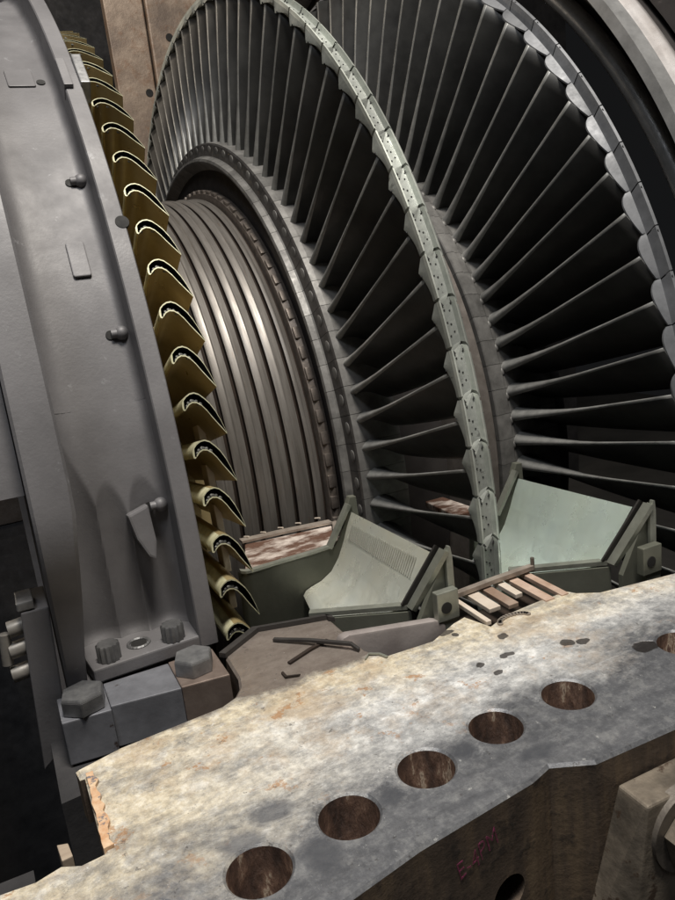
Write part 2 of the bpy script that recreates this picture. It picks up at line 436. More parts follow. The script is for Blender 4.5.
# inner shell of the casing (dark), following the bore below the joint
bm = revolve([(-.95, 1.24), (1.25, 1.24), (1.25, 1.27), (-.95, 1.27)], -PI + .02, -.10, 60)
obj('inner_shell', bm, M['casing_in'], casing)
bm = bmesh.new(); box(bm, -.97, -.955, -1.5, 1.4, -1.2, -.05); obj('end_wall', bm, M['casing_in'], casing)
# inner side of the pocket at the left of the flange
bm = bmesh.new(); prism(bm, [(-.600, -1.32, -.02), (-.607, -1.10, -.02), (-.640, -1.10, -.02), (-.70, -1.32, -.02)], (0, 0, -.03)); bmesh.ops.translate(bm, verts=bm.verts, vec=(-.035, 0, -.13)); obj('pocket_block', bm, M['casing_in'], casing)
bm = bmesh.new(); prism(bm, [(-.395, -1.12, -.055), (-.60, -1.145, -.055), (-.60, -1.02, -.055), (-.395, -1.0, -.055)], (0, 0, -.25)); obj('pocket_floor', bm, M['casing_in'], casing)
# flaking key strip beside the slot
bm = bmesh.new(); rr_ = random.Random(5)
le = [(-.5735 + rr_.uniform(-.0005, .0012), -1.198 - .109 * k / 14, .0035) for k in range(15)]
ri = [(-.5655 + rr_.uniform(-.002, .0028), -1.306 + .108 * k / 14, .0035) for k in range(15)]
prism(bm, le + ri, (0, 0, -.03))
obj('rust_strip', bm, M['flake'], casing)
# far half of the same flange, across the bore
bm = bmesh.new(); prism(bm, [(-.95, 1.16, 0), (1.25, 1.20, 0), (1.25, 1.45, 0), (-.95, 1.45, 0)], (0, 0, -.4), .003); obj('far_flange', bm, M['flange'], casing)
# brown raised lip along the right hand inner edge
# chalk mark on the side
def chalk():
    cu = bpy.data.curves.new('chalk', 'FONT'); cu.body = 'E-4PM'; cu.size = .027; cu.offset = -.0005; cu.extrude = .00012; cu.shear = .25; cu.resolution_u = 2; cu.space_character = 1.0
    o = bpy.data.objects.new('chalk_tmp', cu); COL.objects.link(o)
    dg = bpy.context.evaluated_depsgraph_get(); dg.update()
    me = bpy.data.meshes.new_from_object(o.evaluated_get(dg)); bpy.data.objects.remove(o)
    d = Vector((.119, .013, 0)).normalized(); n = Vector((.013, -.119, 0)).normalized(); rc = random.Random(2)
    up = Vector((0, 0, 1)); o0 = Vector((-.322, -1.4362, -.053))
    dd = (d + up * .38).normalized(); uu = (up - d * .38).normalized()
    for v in me.vertices:
        x, y, z = v.co
        w = .0015 * math.sin(x * 170) + .0012 * math.sin(x * 90 + 1)
        v.co = o0 + dd * (x * .66) + uu * (y * .9 + w) + n * (z + .0006)
    me.name = 'chalk_mark'
    return link_mesh('chalk_mark', me, M['pink'], casing)
chalk()
# lips and shallow recess on the flange top near the comb slot
bm = bmesh.new()
for (cx, cy, r0, h) in ((-.072, -1.196, .021, .003),):
    for i in range(14):
        a = PI * (.05 + .9 * i / 13)
        tube(bm, (cx + r0 * math.cos(a), cy + .012 * math.sin(a), -.001), (cx + r0 * math.cos(a), cy + .012 * math.sin(a), .0022), .0034, 8)
obj('recess_lip', bm, M['comb_bar'], casing)
# gasket strips along the brown ledge
bm = bmesh.new()
strip_along(bm, [(-.398, -1.064, .0005), (-.343, -1.026, .0005), (-.30, -1.039, .0005), (-.254, -1.052, .0005), (-.2535, -1.062, .0005)], (.6, -.7, 0), (0, 0, 1), .009, .006)
obj('gasket', bm, M['gasket'], casing)

# loose bits on the ledge
bm = bmesh.new(); strip_along(bm, [(-.333, -1.064, .0008), (-.300, -1.098, .004), (-.264, -1.139, .0055), (-.259, -1.149, .0008)], (.7, .7, 0), (0, 0, 1), .0050, .0035)
tag(obj('metal_strip', bm, M['gasket']), 'longer dark metal strip lying slanted across the brown ledge', 'strip')
bm = bmesh.new(); strip_along(bm, [(-.338, -1.126, .0008), (-.305, -1.112, .0012), (-.279, -1.104, .0008)], (-.4, .9, 0), (0, 0, 1), .0045, .0022)
tag(obj('thin_shaving', bm, M['groove']), 'thin curved dark shaving on the brown ledge in front of the longer strip', 'shaving')
bm = bmesh.new(); strip_along(bm, [(-.352, -1.140, .0008), (-.352, -1.152, .0014), (-.338, -1.157, .0008)], (.9, .3, 0), (0, 0, 1), .003, .002)
tag(obj('bent_clip', bm, M['groove']), 'small bent wire clip on the ledge nearest the hex bolts', 'clip')
bm = bmesh.new(); strip_along(bm, [(-.262, -1.170, .0008), (-.254, -1.163, .0016), (-.244, -1.170, .0012), (-.240, -1.181, .0008)], (.9, .3, 0), (0, 0, 1), .003, .0016)
tag(obj('wire_scrap', bm, M['trim']), 'bright curled wire scrap at the edge of the brown ledge', 'wire')
bm = bmesh.new(); prism(bm, [(-.608, -1.256, -.035), (-.599, -1.259, -.035), (-.597, -1.277, -.035), (-.606, -1.278, -.035)], (0, 0, .020), .001)
tag(obj('wood_shim', bm, M['shim']), 'small tan wooden shim wedged in the dark gap at lower left', 'shim')

# ------------------------------------------------------------------ clamp block at lower right
clamp = thing('clamp_block', 'scratched steel clamp block with a big hex nut against the casing side at lower right', 'clamp', (-.05, -1.5, -.4))
bm = bmesh.new()
A = [(-.158, -1.442, -.029), (.16, -1.445, -.029), (.16, -1.484, -.029), (-.159, -1.476, -.029)]
Bq = [(-.214, -1.442, -.20), (.16, -1.445, -.20), (.16, -1.492, -.20), (-.192, -1.484, -.20)]
va = [bm.verts.new(p) for p in A]; vb = [bm.verts.new(p) for p in Bq]
bm.faces.new(va); bm.faces.new(vb[::-1])
for i in range(4): bm.faces.new((va[i], vb[i], vb[(i + 1) % 4], va[(i + 1) % 4]))
bmesh.ops.bevel(bm, geom=list(bm.edges), offset=.003, segments=3, profile=.6, affect='EDGES')
obj('block', bm, M['clamp'], clamp)
bm = bmesh.new(); tube(bm, (-.118, -1.470, -.066), (-.118, -1.482, -.066), .040, 40, .039); obj('washer', bm, M['nut'], clamp, auto=40)
bm = bmesh.new(); tube(bm, (-.118, -1.482, -.066), (-.118, -1.515, -.066), .031, 6, bevel=.002); obj('hex_nut', bm, M['clamp'], clamp)

# ------------------------------------------------------------------ vane carrier (left)
carrier = thing('vane_carrier', 'smooth grey upper half ring at left with golden hollow vanes along its edge', 'vane carrier', (-.48, 0, 0))
RW = .985
def fil(cx, cy, r, a0, a1, n=5): return [(cx + r * math.cos(a0 + (a1 - a0) * i / n), cy + r * math.sin(a0 + (a1 - a0) * i / n)) for i in range(n + 1)]
ZP = .30
A_P = math.asin(ZP / RW)       # the recess is swept above this angle, built as a pocketed face below it
lrib = [(-.570, .90), (-.570, 1.117), (-.567, 1.120), (-.531, 1.120), (-.528, 1.117), (-.5265, .90)]
A_R = math.asin(.25 / 1.12)
bm = revolve(lrib, A_R, PI, 120, caps=False)
bm.verts.ensure_lookup_table()
rows = [[bm.verts[k] for k in range(6)]]
for z, yo, xr in ((.222, -1.0965, -.5285), (.194, -1.0970, -.5320), (.165, -1.0915, -.5345), (.135, -1.0815, -.5370), (.105, -1.0700, -.5395), (.075, -1.0570, -.5425), (.050, -1.0465, -.5450), (.025, -1.0375, -.5468), (.002, -1.0300, -.5480)):
    rows.append([bm.verts.new(p) for p in ((-.570, -.87, z - .03), (-.570, yo + .003, z), (-.567, yo, z), (xr - .004, yo, z), (xr, yo + .003, z), (xr + .0006, -.87, z - .03))])
for A, Bq in zip(rows, rows[1:]):
    for j in range(6): bm.faces.new((A[j], A[(j + 1) % 6], Bq[(j + 1) % 6], Bq[j]))
bm.faces.new(rows[-1][::-1])
obj('outer_rib', bm, M['carrier'], carrier, auto=35)
rimp = [(-.4145, .90), (-.4145, 1.028), (-.413, 1.030), (-.3935, 1.030), (-.392, 1.028), (-.392, .90)]
bm = revolve(rimp, .004, PI, 120); obj('inner_rib', bm, M['carrier'], carrier, auto=35)
prof = [(-.5275, .91)] + [(-.5275, RW + .028)] + fil(-.4995, RW + .028, .028, PI, 1.5 * PI, 6)[1:] + fil(-.4265, RW + .012, .012, 1.5 * PI, 2 * PI, 5) + [(-.4145, .91)]
bm = revolve(prof, A_P, PI, 110); obj('recess_wall', bm, M['carrier'], carrier, auto=35)
bm = revolve([(-.66, .95), (-.66, 1.078), (-.571, 1.085), (-.571, .95)], .225, PI, 100); obj('back_ring', bm, M['carrier'], carrier, auto=35)
# pocketed foot: height field y(x, z)
BOLT = [(-.5230, .0365), (-.4815, .028), (-.4405, .030)]
def wall_y(x, z):
    y = -math.sqrt(max(RW * RW - z * z, 0))
    # fillets beside the ribs
    if x < -.4995:
        d = (-.4995 - x) / .028; y -= .028 * (1 - math.sqrt(max(0, 1 - d * d))) * min(1, max(0, (z - .14) / .12))
    if x > -.4265:
        d = (x + .4265) / .012; y -= .012 * (1 - math.sqrt(max(0, 1 - d * d)))
    for (xb, r), yc, in zip(BOLT, (-.992, -.990, -.992)):
        if abs(x - xb) < r:
            lean = z * .10
            yp = yc + math.sqrt(r * r - (x - xb) ** 2) + lean * 0
            bot = max(0, .030 - z) / .012                   # fillet at the pocket floor
            yp -= .006 * min(1, bot) ** 2
            y = max(y, yp)
    return y
bm = bmesh.new()
NX, NZ = 72, 60
grid = []
for k in range(NZ + 1):
    z = .0185 + (ZP + .002 - .0185) * k / NZ
    xl = -.5275 - .021 * max(0, 1 - z / .25)
    grid.append([bm.verts.new((xl + (-xl - .4145) * i / NX, wall_y(xl + (-xl - .4145) * i / NX, z), z)) for i in range(NX + 1)])
for k in range(NZ):
    for i in range(NX): bm.faces.new((grid[k][i], grid[k][i + 1], grid[k + 1][i + 1], grid[k + 1][i]))
obj('bolt_pockets', bm, M['carrier'], carrier, auto=28)
# joint foot
bm = bmesh.new(); prism(bm, [(-.5440, -.90, .0008), (-.5440, -1.0, .0008), (-.5400, -1.034, .0008), (-.4015, -1.027, .0008), (-.3935, -1.020, .0008), (-.393, -.90, .0008)], (0, 0, .0175), .0022)
obj('joint_foot', bm, M['carrier'], carrier)
bm = bmesh.new()
for i in range(20):
    a = 2 * PI * i / 20
    p = Vector((-.4815 + .0125 * math.cos(a), -1.000 + .0125 * math.sin(a), .0188)); q = Vector((-.4815 + .0125 * math.cos(a + PI / 10), -1.000 + .0125 * math.sin(a + PI / 10), .0188))
    tube(bm, p, q, .0022, 6)
tube(bm, (-.4815, -1.000, .0178), (-.4815, -1.000, .0192), .0095, 20, mat=1)
obj('dowel_hole', bm, [M['bolt'], M['black']], carrier)
def twelve_point(cx, cy, z0, r, h):
    bm = bmesh.new(); n = 48
    def rad(i): return r * (1 - .13 * (1 + math.cos(2 * PI * i / n * 12)) / 2)
    lv = []
    for z, s in ((z0, 1.0), (z0 + h - .0018, 1.0), (z0 + h, .90)):
        lv.append([bm.verts.new((cx + rad(i) * s * math.cos(2 * PI * i / n), cy + rad(i) * s * math.sin(2 * PI * i / n), z)) for i in range(n)])
    for A, Bq in zip(lv, lv[1:]):
        for i in range(n): bm.faces.new((A[i], A[(i + 1) % n], Bq[(i + 1) % n], Bq[i]))
    bm.faces.new(lv[-1]); bm.faces.new(lv[0][::-1])
    return bm
for bx, by in ((-.5185, -1.0165), (-.4420, -1.0150)):
    obj('twelve_point_bolt', twelve_point(bx, by, .0188, .0138, .020), M['bolt'], carrier, auto=40)

# pads, studs, tab and clip on the carrier face
def on_ring(R, a, pts, h, name, mat, parent, bevel=.002, rot=0):
    """prism whose outline is given in (x, arc) around angle a on radius R, h thick outwards"""
    bm = bmesh.new()
    n = Vector((0, -math.cos(a), math.sin(a))); t = Vector((0, math.sin(a), math.cos(a)))
    o = n * R
    prism(bm, [o + Vector((x, 0, 0)) + t * s for x, s in pts], n * h, bevel)
    return obj(name, bm, mat, parent)
def rr(x0, x1, s0, s1, c=.0018): return [(x0 + c, s0), (x1 - c, s0), (x1, s0 + c), (x1, s1 - c), (x1 - c, s1), (x0 + c, s1), (x0, s1 - c), (x0, s0 + c)]
on_ring(RW - .004, 28.7 * D2R, rr(-.462, -.440, -.024, .024), .0078, 'pad', M['carrier'], carrier)
on_ring(RW - .006, 47.5 * D2R, rr(-.476, -.440, -.020, .022), .0085, 'pad', M['carrier'], carrier)
for a in (35.4, 22.7, 10.2):
    a *= D2R
    n = Vector((0, -math.cos(a), math.sin(a))); c = n * RW + Vector((-.436, 0, 0))
    bm = bmesh.new(); tube(bm, c - n * .004, c + n * .0015, .0058, 20); obj('stud_hole', bm, M['black'], carrier)
    bm = bmesh.new()
    tube(bm, c + n * .003 + Vector((.001, 0, 0)), c + n * .004 + Vector((.012, 0, 0)), .0055, 16)
    bmesh.ops.create_uvsphere(bm, u_segments=16, v_segments=10, radius=.0088, matrix=Matrix.Translation(c + n * .003 + Vector((.0135, 0, 0))))
    obj('stud', bm, M['carrier'], carrier, auto=40)
a = 47 * D2R; n = Vector((0, -math.cos(a), math.sin(a))); c = n * RW + Vector((-.432, 0, 0))
bm = bmesh.new(); tube(bm, c - n * .004, c + n * .0015, .006, 20); obj('stud_hole', bm, M['black'], carrier)
on_ring(RW - .003, 8.3 * D2R, [(-.4655, .030), (-.4395, .038), (-.4375, -.008), (-.4420, -.030), (-.4500, -.024), (-.4600, .0)], .020, 'lug', M['carrier'], carrier, .003)
# locking clip on the inner rib
on_ring(1.012, 43.6 * D2R, [(-.4155, -.024), (-.4035, -.024), (-.4035, .034), (-.4155, .034)], .0235, 'lock_plate', M['carrier'], carrier, .0015)
on_ring(1.004, 43.6 * D2R, [(-.3935, -.020), (-.381, -.020), (-.381, .042), (-.3935, .042)], .032, 'lock_plate', M['bolt'], carrier, .0015)
a = 29.8 * D2R
bm = bmesh.new(); c = P(-.3960, 1.0295, a); n = Vector((0, -math.cos(a), math.sin(a))); tube(bm, c - n * .004, c + n * .0012, .0085, 24); obj('rim_hole', bm, M['black'], carrier)

# hollow vanes
SUC = [(-.0035, .0), (-.0030, .0055), (-.0005, .0105), (.004, .0148), (.0095, .0176), (.0155, .0180), (.0215, .0150), (.0275, .0085), (.0330, .0010), (.0385, -.0105), (.0430, -.0240), (.0475, -.0425)]
PRE = [(-.0030, -.0035), (-.0010, -.0045), (.0022, -.0015), (.006, .0022), (.0110, .0042), (.0165, .0030), (.0220, -.0015), (.0275, -.0095), (.0330, -.0200), (.0385, -.0295), (.0430, -.0370), (.0472, -.0442)]
def vane_mesh():
    bm = bmesh.new()
    RO, RI, TH = .942, .70, .0018
    out = SUC + PRE[::-1]
    n = len(out)
    ns = len(SUC)
    mid = [((SUC[i][0] + PRE[i][0]) / 2, (SUC[i][1] + PRE[i][1]) / 2) for i in range(ns)]
    inn = []
    for i, p in enumerate(out):
        j = i if i < ns else n - 1 - i
        c = Vector(mid[j]); v = Vector(p) - c; l = v.length
        nv = c + v * max(.12, (l - TH) / l) if l > 0 else c
        if j < 2: nv = nv + Vector((.0020, 0))
        inn.append((nv.x, nv.y))
    def ring(pts, R, tw=1.0):
        return [bm.verts.new((-.3575 + x * tw, -R, t * tw)) for x, t in pts]
    A = ring(out, RO); Ai = ring(inn, RO); Bv = ring(out, RI, .92); Ci = ring(inn, RO - .018)
    for i in range(n):
        j = (i + 1) % n
        bm.faces.new((A[i], Bv[i], Bv[j], A[j])).material_index = 1 if (i < 4 or i >= n - 1) else 0  # nose walls coloured pale for light on the leading edges
        bm.faces.new((A[j], Ai[j], Ai[i], A[i])).material_index = 1
        bm.faces.new((Ai[j], Ci[j], Ci[i], Ai[i])).material_index = 2
    for i in range(ns - 1):
        bm.faces.new((Ci[i], Ci[i + 1], Ci[n - 2 - i], Ci[n - 1 - i])).material_index = 2
    # weld lumps along the inside of the concave sheet
    rnd = random.Random(3)
    for k in range(9):
        x = .004 + .0022 * k; j = min(range(ns), key=lambda q: abs(PRE[q][0] - x))
        f = Vector((-.3575 + x, -(RO - .0035 - .002 * rnd.random()), PRE[j][1] + .0030))
        r = bmesh.ops.create_icosphere(bm, subdivisions=1, radius=.0020 + .0012 * rnd.random(), matrix=Matrix.Translation(f))
        for fc in {fc for v in r['verts'] for fc in v.link_faces}: fc.material_index = 3
    return bm
for f_ in (0,):
    vb = vane_mesh()
    v0 = obj('vane', vb, [M['vane'], M['vane_edge'], M['black'], M['weld']], carrier, auto=40)
VP = .0677
for i in range(1, 47):
    v = v0.copy(); COL.objects.link(v); v.parent = carrier
    v.rotation_euler = (-(-.0429 + VP * i), 0, 0)
v0.rotation_euler = (.0429, 0, 0)
# band closing the inner ends of the vanes and the dark web behind them
bm = revolve([(-.372, .695), (-.372, .712), (-.300, .712), (-.300, .695)], .0, PI, 90); obj('inner_band', bm, M['vane'], carrier, auto=35)
bm = revolve([(-.3915, .72), (-.3915, .93), (-.372, .93), (-.372, .72)], .0, PI, 90); obj('side_plate', bm, M['vane'], carrier, auto=35)
bm = bmesh.new()
for i in range(1, 6):
    a = -.0429 + VP * (i - .5) - .012
    nn = Vector((0, -math.cos(a), math.sin(a))); t = Vector((0, math.sin(a), math.cos(a)))
    prism(bm, [Vector((-.328, 0, 0)) + nn * .86 + t * -.022, Vector((-.318, 0, 0)) + nn * .86 + t * -.022, Vector((-.318, 0, 0)) + nn * .86 + t * .022, Vector((-.328, 0, 0)) + nn * .86 + t * .022], nn * -.03, .001)
obj('spacer_band', bm, M['cream_strip'], carrier)

# lower half of the carrier, below the joint
lower = thing('lower_carrier', 'dark lower half of the grey ring below the joint beside the pocket', 'vane carrier', (-.48, 0, -1.1))
bm = revolve([(-.570, .90), (-.570, 1.030), (-.5485, 1.030), (-.5265, 1.0), (-.41, 1.0), (-.41, .90)], -PI, -.001, 100); obj('lower_ring', bm, M['carrier'], lower, auto=35)
bm = bmesh.new()
prism(bm, [(-.600, -1.03, .108), (-.5712, -1.03, .107), (-.5795, -1.03, -.06), (-.612, -1.03, -.085)], (0, .07, 0), .002); obj('side_block', bm, M['carrier'], lower)
bm = bmesh.new()
for z, dx in ((.087, 0), (.062, -.003), (.034, -.006)):
    tube(bm, (-.597 + dx, -1.012, z), (-.6165 + dx, -1.012, z - .002), .0095, 24, bevel=.001)
tube(bm, (-.621, -1.012, .082), (-.624, -1.012, .046), .006, 16)
obj('pin', bm, M['pin'], lower, auto=40)
bm = bmesh.new(); box(bm, -.603, -.585, -1.03, -.99, .109, .119, .0015); obj('locking_tab', bm, M['bolt'], lower)

# joint bar with two hex bolts in front of the carrier
jbar = thing('joint_bar', 'three piece steel bar with two large hex bolts lying in the flange pocket', 'joint bar', (-.49, -1.06, -.05))
def quadbar(name, x0, x1, y0a, y0b, yb, z0, z1, mat, bev=.0014):
    bm = bmesh.new(); prism(bm, [(x0, y0a, z0), (x1, y0b, z0), (x1, yb, z0), (x0, yb, z0)], (0, 0, z1 - z0), bev); return obj(name, bm, mat, jbar)
quadbar('end_block', -.5840, -.5330, -1.091, -1.096, -1.036, -.052, -.0004, M['bar'])
quadbar('bar', -.5327, -.4573, -1.0905, -1.1010, -1.036, -.050, .0006, M['bar'])
quadbar('end_block', -.4570, -.4030, -1.1015, -1.1080, -1.036, -.048, .0018, M['bar_tan'])
def hexbolt(cx, cy, z0, r, rot):
    bm = bmesh.new()
    lv = []
    for z, s in ((z0, 1), (z0 + .0165, 1), (z0 + .0195, .93)):
        lv.append([bm.verts.new((cx + r * s * math.cos(rot + i * PI / 3), cy + r * s * math.sin(rot + i * PI / 3), z)) for i in range(6)])
    for A, Bq in zip(lv, lv[1:]):
        for i in range(6): bm.faces.new((A[i], A[(i + 1) % 6], Bq[(i + 1) % 6], Bq[i]))
    bm.faces.new(lv[-1]); bm.faces.new(lv[0][::-1])
    bmesh.ops.bevel(bm, geom=list(bm.edges), offset=.0006, segments=2, affect='EDGES')
    return bm
obj('hex_bolt', hexbolt(-.5575, -1.0720, .0004, .0245, .35), M['bolt'], jbar)
obj('hex_bolt', hexbolt(-.4335, -1.0715, .0020, .0235, .20), M['bolt'], jbar)

# ------------------------------------------------------------------ rotor
rotor = thing('turbine_rotor', 'turbine rotor with a grooved drum and two large wheels of long thin blades', 'rotor', (0, 0, 0))
GX = [-.220, -.183, -.147, -.1115, -.0745]
prof = [(-.55, .30), (-.55, .611), (-.375, .611)]; mi = [0, 0]
xs = [-.375, -.330, -.293, -.257] + GX
for a, b in zip([-.375] + [-.330, -.293, -.257] + GX, [-.330, -.293, -.257] + GX + [-.0545]):
    w = .0022
    if a != -.375:
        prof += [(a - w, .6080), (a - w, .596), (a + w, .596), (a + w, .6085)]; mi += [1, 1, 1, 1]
    prof += [(a + .006, .6105), (a + (b - a) * .40, .6118), (a + (b - a) * .46, .6135), (a + (b - a) * .80, .6122)]; mi += [0, 0, 0, 0]
prof += [(-.0545, .6095), (-.0545, .600), (-.0515, .600), (-.0515, .30)]; mi += [1, 1, 1, 1]
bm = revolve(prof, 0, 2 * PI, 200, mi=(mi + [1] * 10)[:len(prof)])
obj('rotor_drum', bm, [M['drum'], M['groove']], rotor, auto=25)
# serrated balance ring on the end of the drum
bm = revolve([(-.0510, .59), (-.0510, .624), (-.0400, .631), (-.0330, .629), (-.0330, .59)], 0, 2 * PI, 180)
nb = 96
for i in range(nb):
    a = 2 * PI * i / nb
    n = Vector((0, -math.cos(a), math.sin(a))); t = Vector((0, math.sin(a), math.cos(a)))
    o = Vector((-.0505, 0, 0)) + n * .6235
    prism(bm, [o + t * -.012, o + t * .012, o + t * .012 + Vector((.014, 0, 0)), o + t * -.012 + Vector((.014, 0, 0))], n * .0085, .002)
obj('balance_ring', bm, M['ring'], rotor, auto=40)
bm = revolve([(.06, .30), (.06, .69), (.065, .655), (.195, .655), (.195, .30)], 0, 2 * PI, 120); obj('spacer_drum', bm, M['disc'], rotor, auto=35)
bm = revolve([(.200, .60), (.200, .716), (.204, .720), (.268, .720), (.2705, .717), (.2705, .60)], 0, 2 * PI, 140)
obj('seal_ring', bm, M['seal_ring'], rotor, auto=35)

def lerp(a, b, t): return a + (b - a) * t
def section(le, chord_pts, th, n=9):
    """airfoil outline in (x, t) from a camber polyline; th = max half thickness; returns closed list"""
    # camber by quadratic bezier
    p0, p1, p2 = [Vector(p) for p in chord_pts]
    up, lo = [], []
    for i in range(n + 1):
        s = i / n; s = s * s * (3 - 2 * s) * .5 + s * .5
        c = p0 * (1 - s) ** 2 + p1 * 2 * s * (1 - s) + p2 * s * s
        d = (p1 - p0) * 2 * (1 - s) + (p2 - p1) * 2 * s
        nn = Vector((-d.y, d.x)).normalized()
        h = th * (2.2 * math.sqrt(s + .012) * (1 - s) ** .8 * .95 + .10 * (1 - s) + .12)
        up.append(c + nn * h + le); lo.append(c - nn * h + le)
    return up + lo[::-1]

def blade_mesh(r0, r1, le0, le1, root, tip, th0, th1, block, bmat):
    """airfoil plus its root block; block = outline (x, R) ; width of one pitch"""
    bm = bmesh.new(); K = 16; rings = []
    for k in range(K + 1):
        s = k / K; r = lerp(r0, r1, s)
        q = s ** .8
        pts = section(Vector((lerp(le0[0], le1[0], s), lerp(le0[1], le1[1], s))), [(lerp(a[0], b[0], q), lerp(a[1], b[1], q)) for a, b in zip(root, tip)], lerp(th0, th1, s ** .55))
        rings.append([bm.verts.new((p.x, -math.sqrt(max(r * r - p.y * p.y, 0)), p.y)) for p in pts])
    m = len(rings[0])
    for kk, (A, Bq) in enumerate(zip(rings, rings[1:])):
        for i in range(m): bm.faces.new((A[i], A[(i + 1) % m], Bq[(i + 1) % m], Bq[i])).material_index = 2 if (i >= m - 2 or i < (3 if kk < 7 else 1)) else 0  # upper faces near the root take the nose tone as painted light
    bm.faces.new(rings[-1])
    for f in bm.faces: f.smooth = True
    return bm
def root_block(bm, prof, half, marks, band=None):
    rows = []
    for i in range(7):
        a = -half + 2 * half * i / 6
        rows.append([bm.verts.new(P(x, R, a)) for x, R in prof])
    for A, Bq in zip(rows, rows[1:]):
        for j in range(len(prof) - 1):
            f = bm.faces.new((A[j], A[j + 1], Bq[j + 1], Bq[j])); f.material_index = 3 if (band and band[0] <= j < band[1]) else 1
    for rw in (rows[0], rows[-1]):
        f = bm.faces.new(rw); f.material_index = 1
    for (x, R, a, rx, rt, rn) in marks:
        mat = Matrix.Translation(P(x, R, a)) @ Matrix.Diagonal((rx, rn, rt, 1))
        r = bmesh.ops.create_uvsphere(bm, u_segments=14, v_segments=8, radius=1, matrix=mat)
        for fc in {fc for v in r['verts'] for fc in v.link_faces}: fc.material_index = 1; fc.smooth = True
    return bm

DA1, DA2 = .068915, .068136
# front wheel
wheel = None
bm = revolve([(-.030, .40), (-.030, .676), (-.022, .690), (.055, .690), (.055, .40)], 0, 2 * PI, 160)
w1 = obj('blade_wheel', bm, M['disc'], rotor, auto=35); w1['label'] = 'front blade wheel with greenish shroud'
bm = blade_mesh(.725, 1.013, (-.0200, .0085), (.0035, .0600), [(0, 0), (.026, .026), (.066, -.014)], [(0, 0), (.014, -.034), (.044, -.066)], .0092, .0010, None, None)
root_block(bm, [(-.010, .66), (-.051, .690), (-.0520, .694), (-.0505, .6995), (-.0400, .7025), (-.0375, .7045), (-.0350, .7150), (-.0335, .7285), (-.0310, .7320), (-.0200, .7335), (.058, .7345), (.058, .66)],
           DA1 / 2 - .0006, [(-.0345, .7165, .004, .0013, .0115, .0100)], (5, 8))
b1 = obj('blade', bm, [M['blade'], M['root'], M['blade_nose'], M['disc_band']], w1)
A1 = .003
first = True
for i in range(-5, 49):
    if first: b = b1; first = False
    else: b = b1.copy(); COL.objects.link(b); b.parent = w1
    b.rotation_euler = (-(A1 + DA1 * i), 0, 0)

def shroud_seg(kind, pitch):
    bm = bmesh.new(); NU = 14
    rows = []
    for k in range(NU + 1):
        u = k / NU                                   # 0 at the upper joint, going down
        row = []
        if kind == 1:
            w = .0016 + .0048 * (u / .28 if u < .28 else (1 - (u - .28) / .72) ** 2.0)
            drop = .013 * (w / .0064)
            sec = [(.0066, min(1.0135, 1.0185 - drop * .6)), (.0060 - w * .98, 1.0220 - drop - .0015), (.0060 - w, 1.0220 - drop), (.0040, 1.0235), (.0043, 1.0300), (.0066, 1.0302), (.0074, 1.0205), (.0185, 1.0195), (.0292, 1.0205), (.0300, 1.0305),
                   (.0327, 1.0298), (.0333, 1.0245), (.0400, 1.0220), (.0400, 1.016), (.02, 1.0135)]
            jog = {0: 0, 1: 0, 2: 0, 3: 0, 4: .0, 5: .0, 6: -.006, 7: -.0095, 8: .0075, 9: .004, 10: .0, 11: -.005, 12: -.006, 13: -.006, 14: 0}
        else:
            w = .0140 * (.35 + .65 * math.sin(u / .30 * PI / 2) ** .7) if u < .30 else .0140 * (1 - .82 * ((u - .30) / .70) ** 1.7)
            sec = [(.372, 1.0655), (.3700 - w, 1.0710 - w * .45), (.3698 - w, 1.0735 - w * .42), (.3705, 1.0765), (.3715, 1.0690), (.3770, 1.0685), (.3790, 1.0690), (.3805, 1.0880), (.3845, 1.0900), (.3862, 1.0720), (.3915, 1.0710),
                   (.3960, 1.0775), (.3960 + .35 * w, 1.0770 - .3 * w), (.3960 + .35 * w, 1.070), (.385, 1.066)]
            jog = {j: 0 for j in range(15)}
            jog.update({7: .006, 8: .006, 9: .004, 10: -.003, 11: -.004, 12: -.004, 13: -.004})
        for j, (x, R) in enumerate(sec):
            t = -(u * (pitch - (.0044 if kind == 1 else .0022))) + (jog[j] / R)
            row.append(bm.verts.new(P(x, R, t)))
        rows.append(row)
    m = len(rows[0])
    for A, Bq in zip(rows, rows[1:]):
        for j in range(m):
            f = bm.faces.new((A[j], A[(j + 1) % m], Bq[(j + 1) % m], Bq[j]))
            f.material_index = 2 if (kind == 1 and j in (3, 4, 5, 8, 9, 10)) else 0
    bm.faces.new(rows[0]); bm.faces.new(rows[-1][::-1])
    if kind == 1:
        for (x, u) in ((.0165, .16), (.025, .18), (.0165, .42), (.022, .46), (.0245, .62), (.017, .70)):
            c = P(x - .001, 1.0202, -u * pitch); n = c.normalized(); n = Vector((0, c.y, c.z)).normalized()
            tube(bm, c - n * .002, c + n * .0006, .00125, 8, mat=1)
        c = P(.0005, 1.0115, -.36 * pitch); tube(bm, c + Vector((.001, .002, 0)), c - Vector((.0008, .0012, 0)), .0011, 8, mat=1)
        # torn corner of the joint
        for (x, u, s) in ((.0145, .07, .0032), (.0315, .035, .0028)):
            c = P(x - .002, 1.0212, -u * pitch); n = Vector((0, c.y, c.z)).normalized(); t = Vector((0, -n.z, n.y)) * -1
            prism(bm, [c - n * .001 + Vector((-s * .9, 0, 0)), c - n * .001 + Vector((s, 0, 0)), c - n * .001 + t * s * 1.5], n * .0022, 0, 1)
    else:
        c = P(.3832, 1.0880, -.02 * pitch); n = Vector((0, c.y, c.z)).normalized(); tube(bm, c - n * .002, c + n * .0012, .0024, 10, mat=1)
    return bm
s1 = obj('shroud_segment', shroud_seg(1, DA1), [M['shroud'], M['dot'], M['shroud_ridge']], w1, auto=38)
first = True
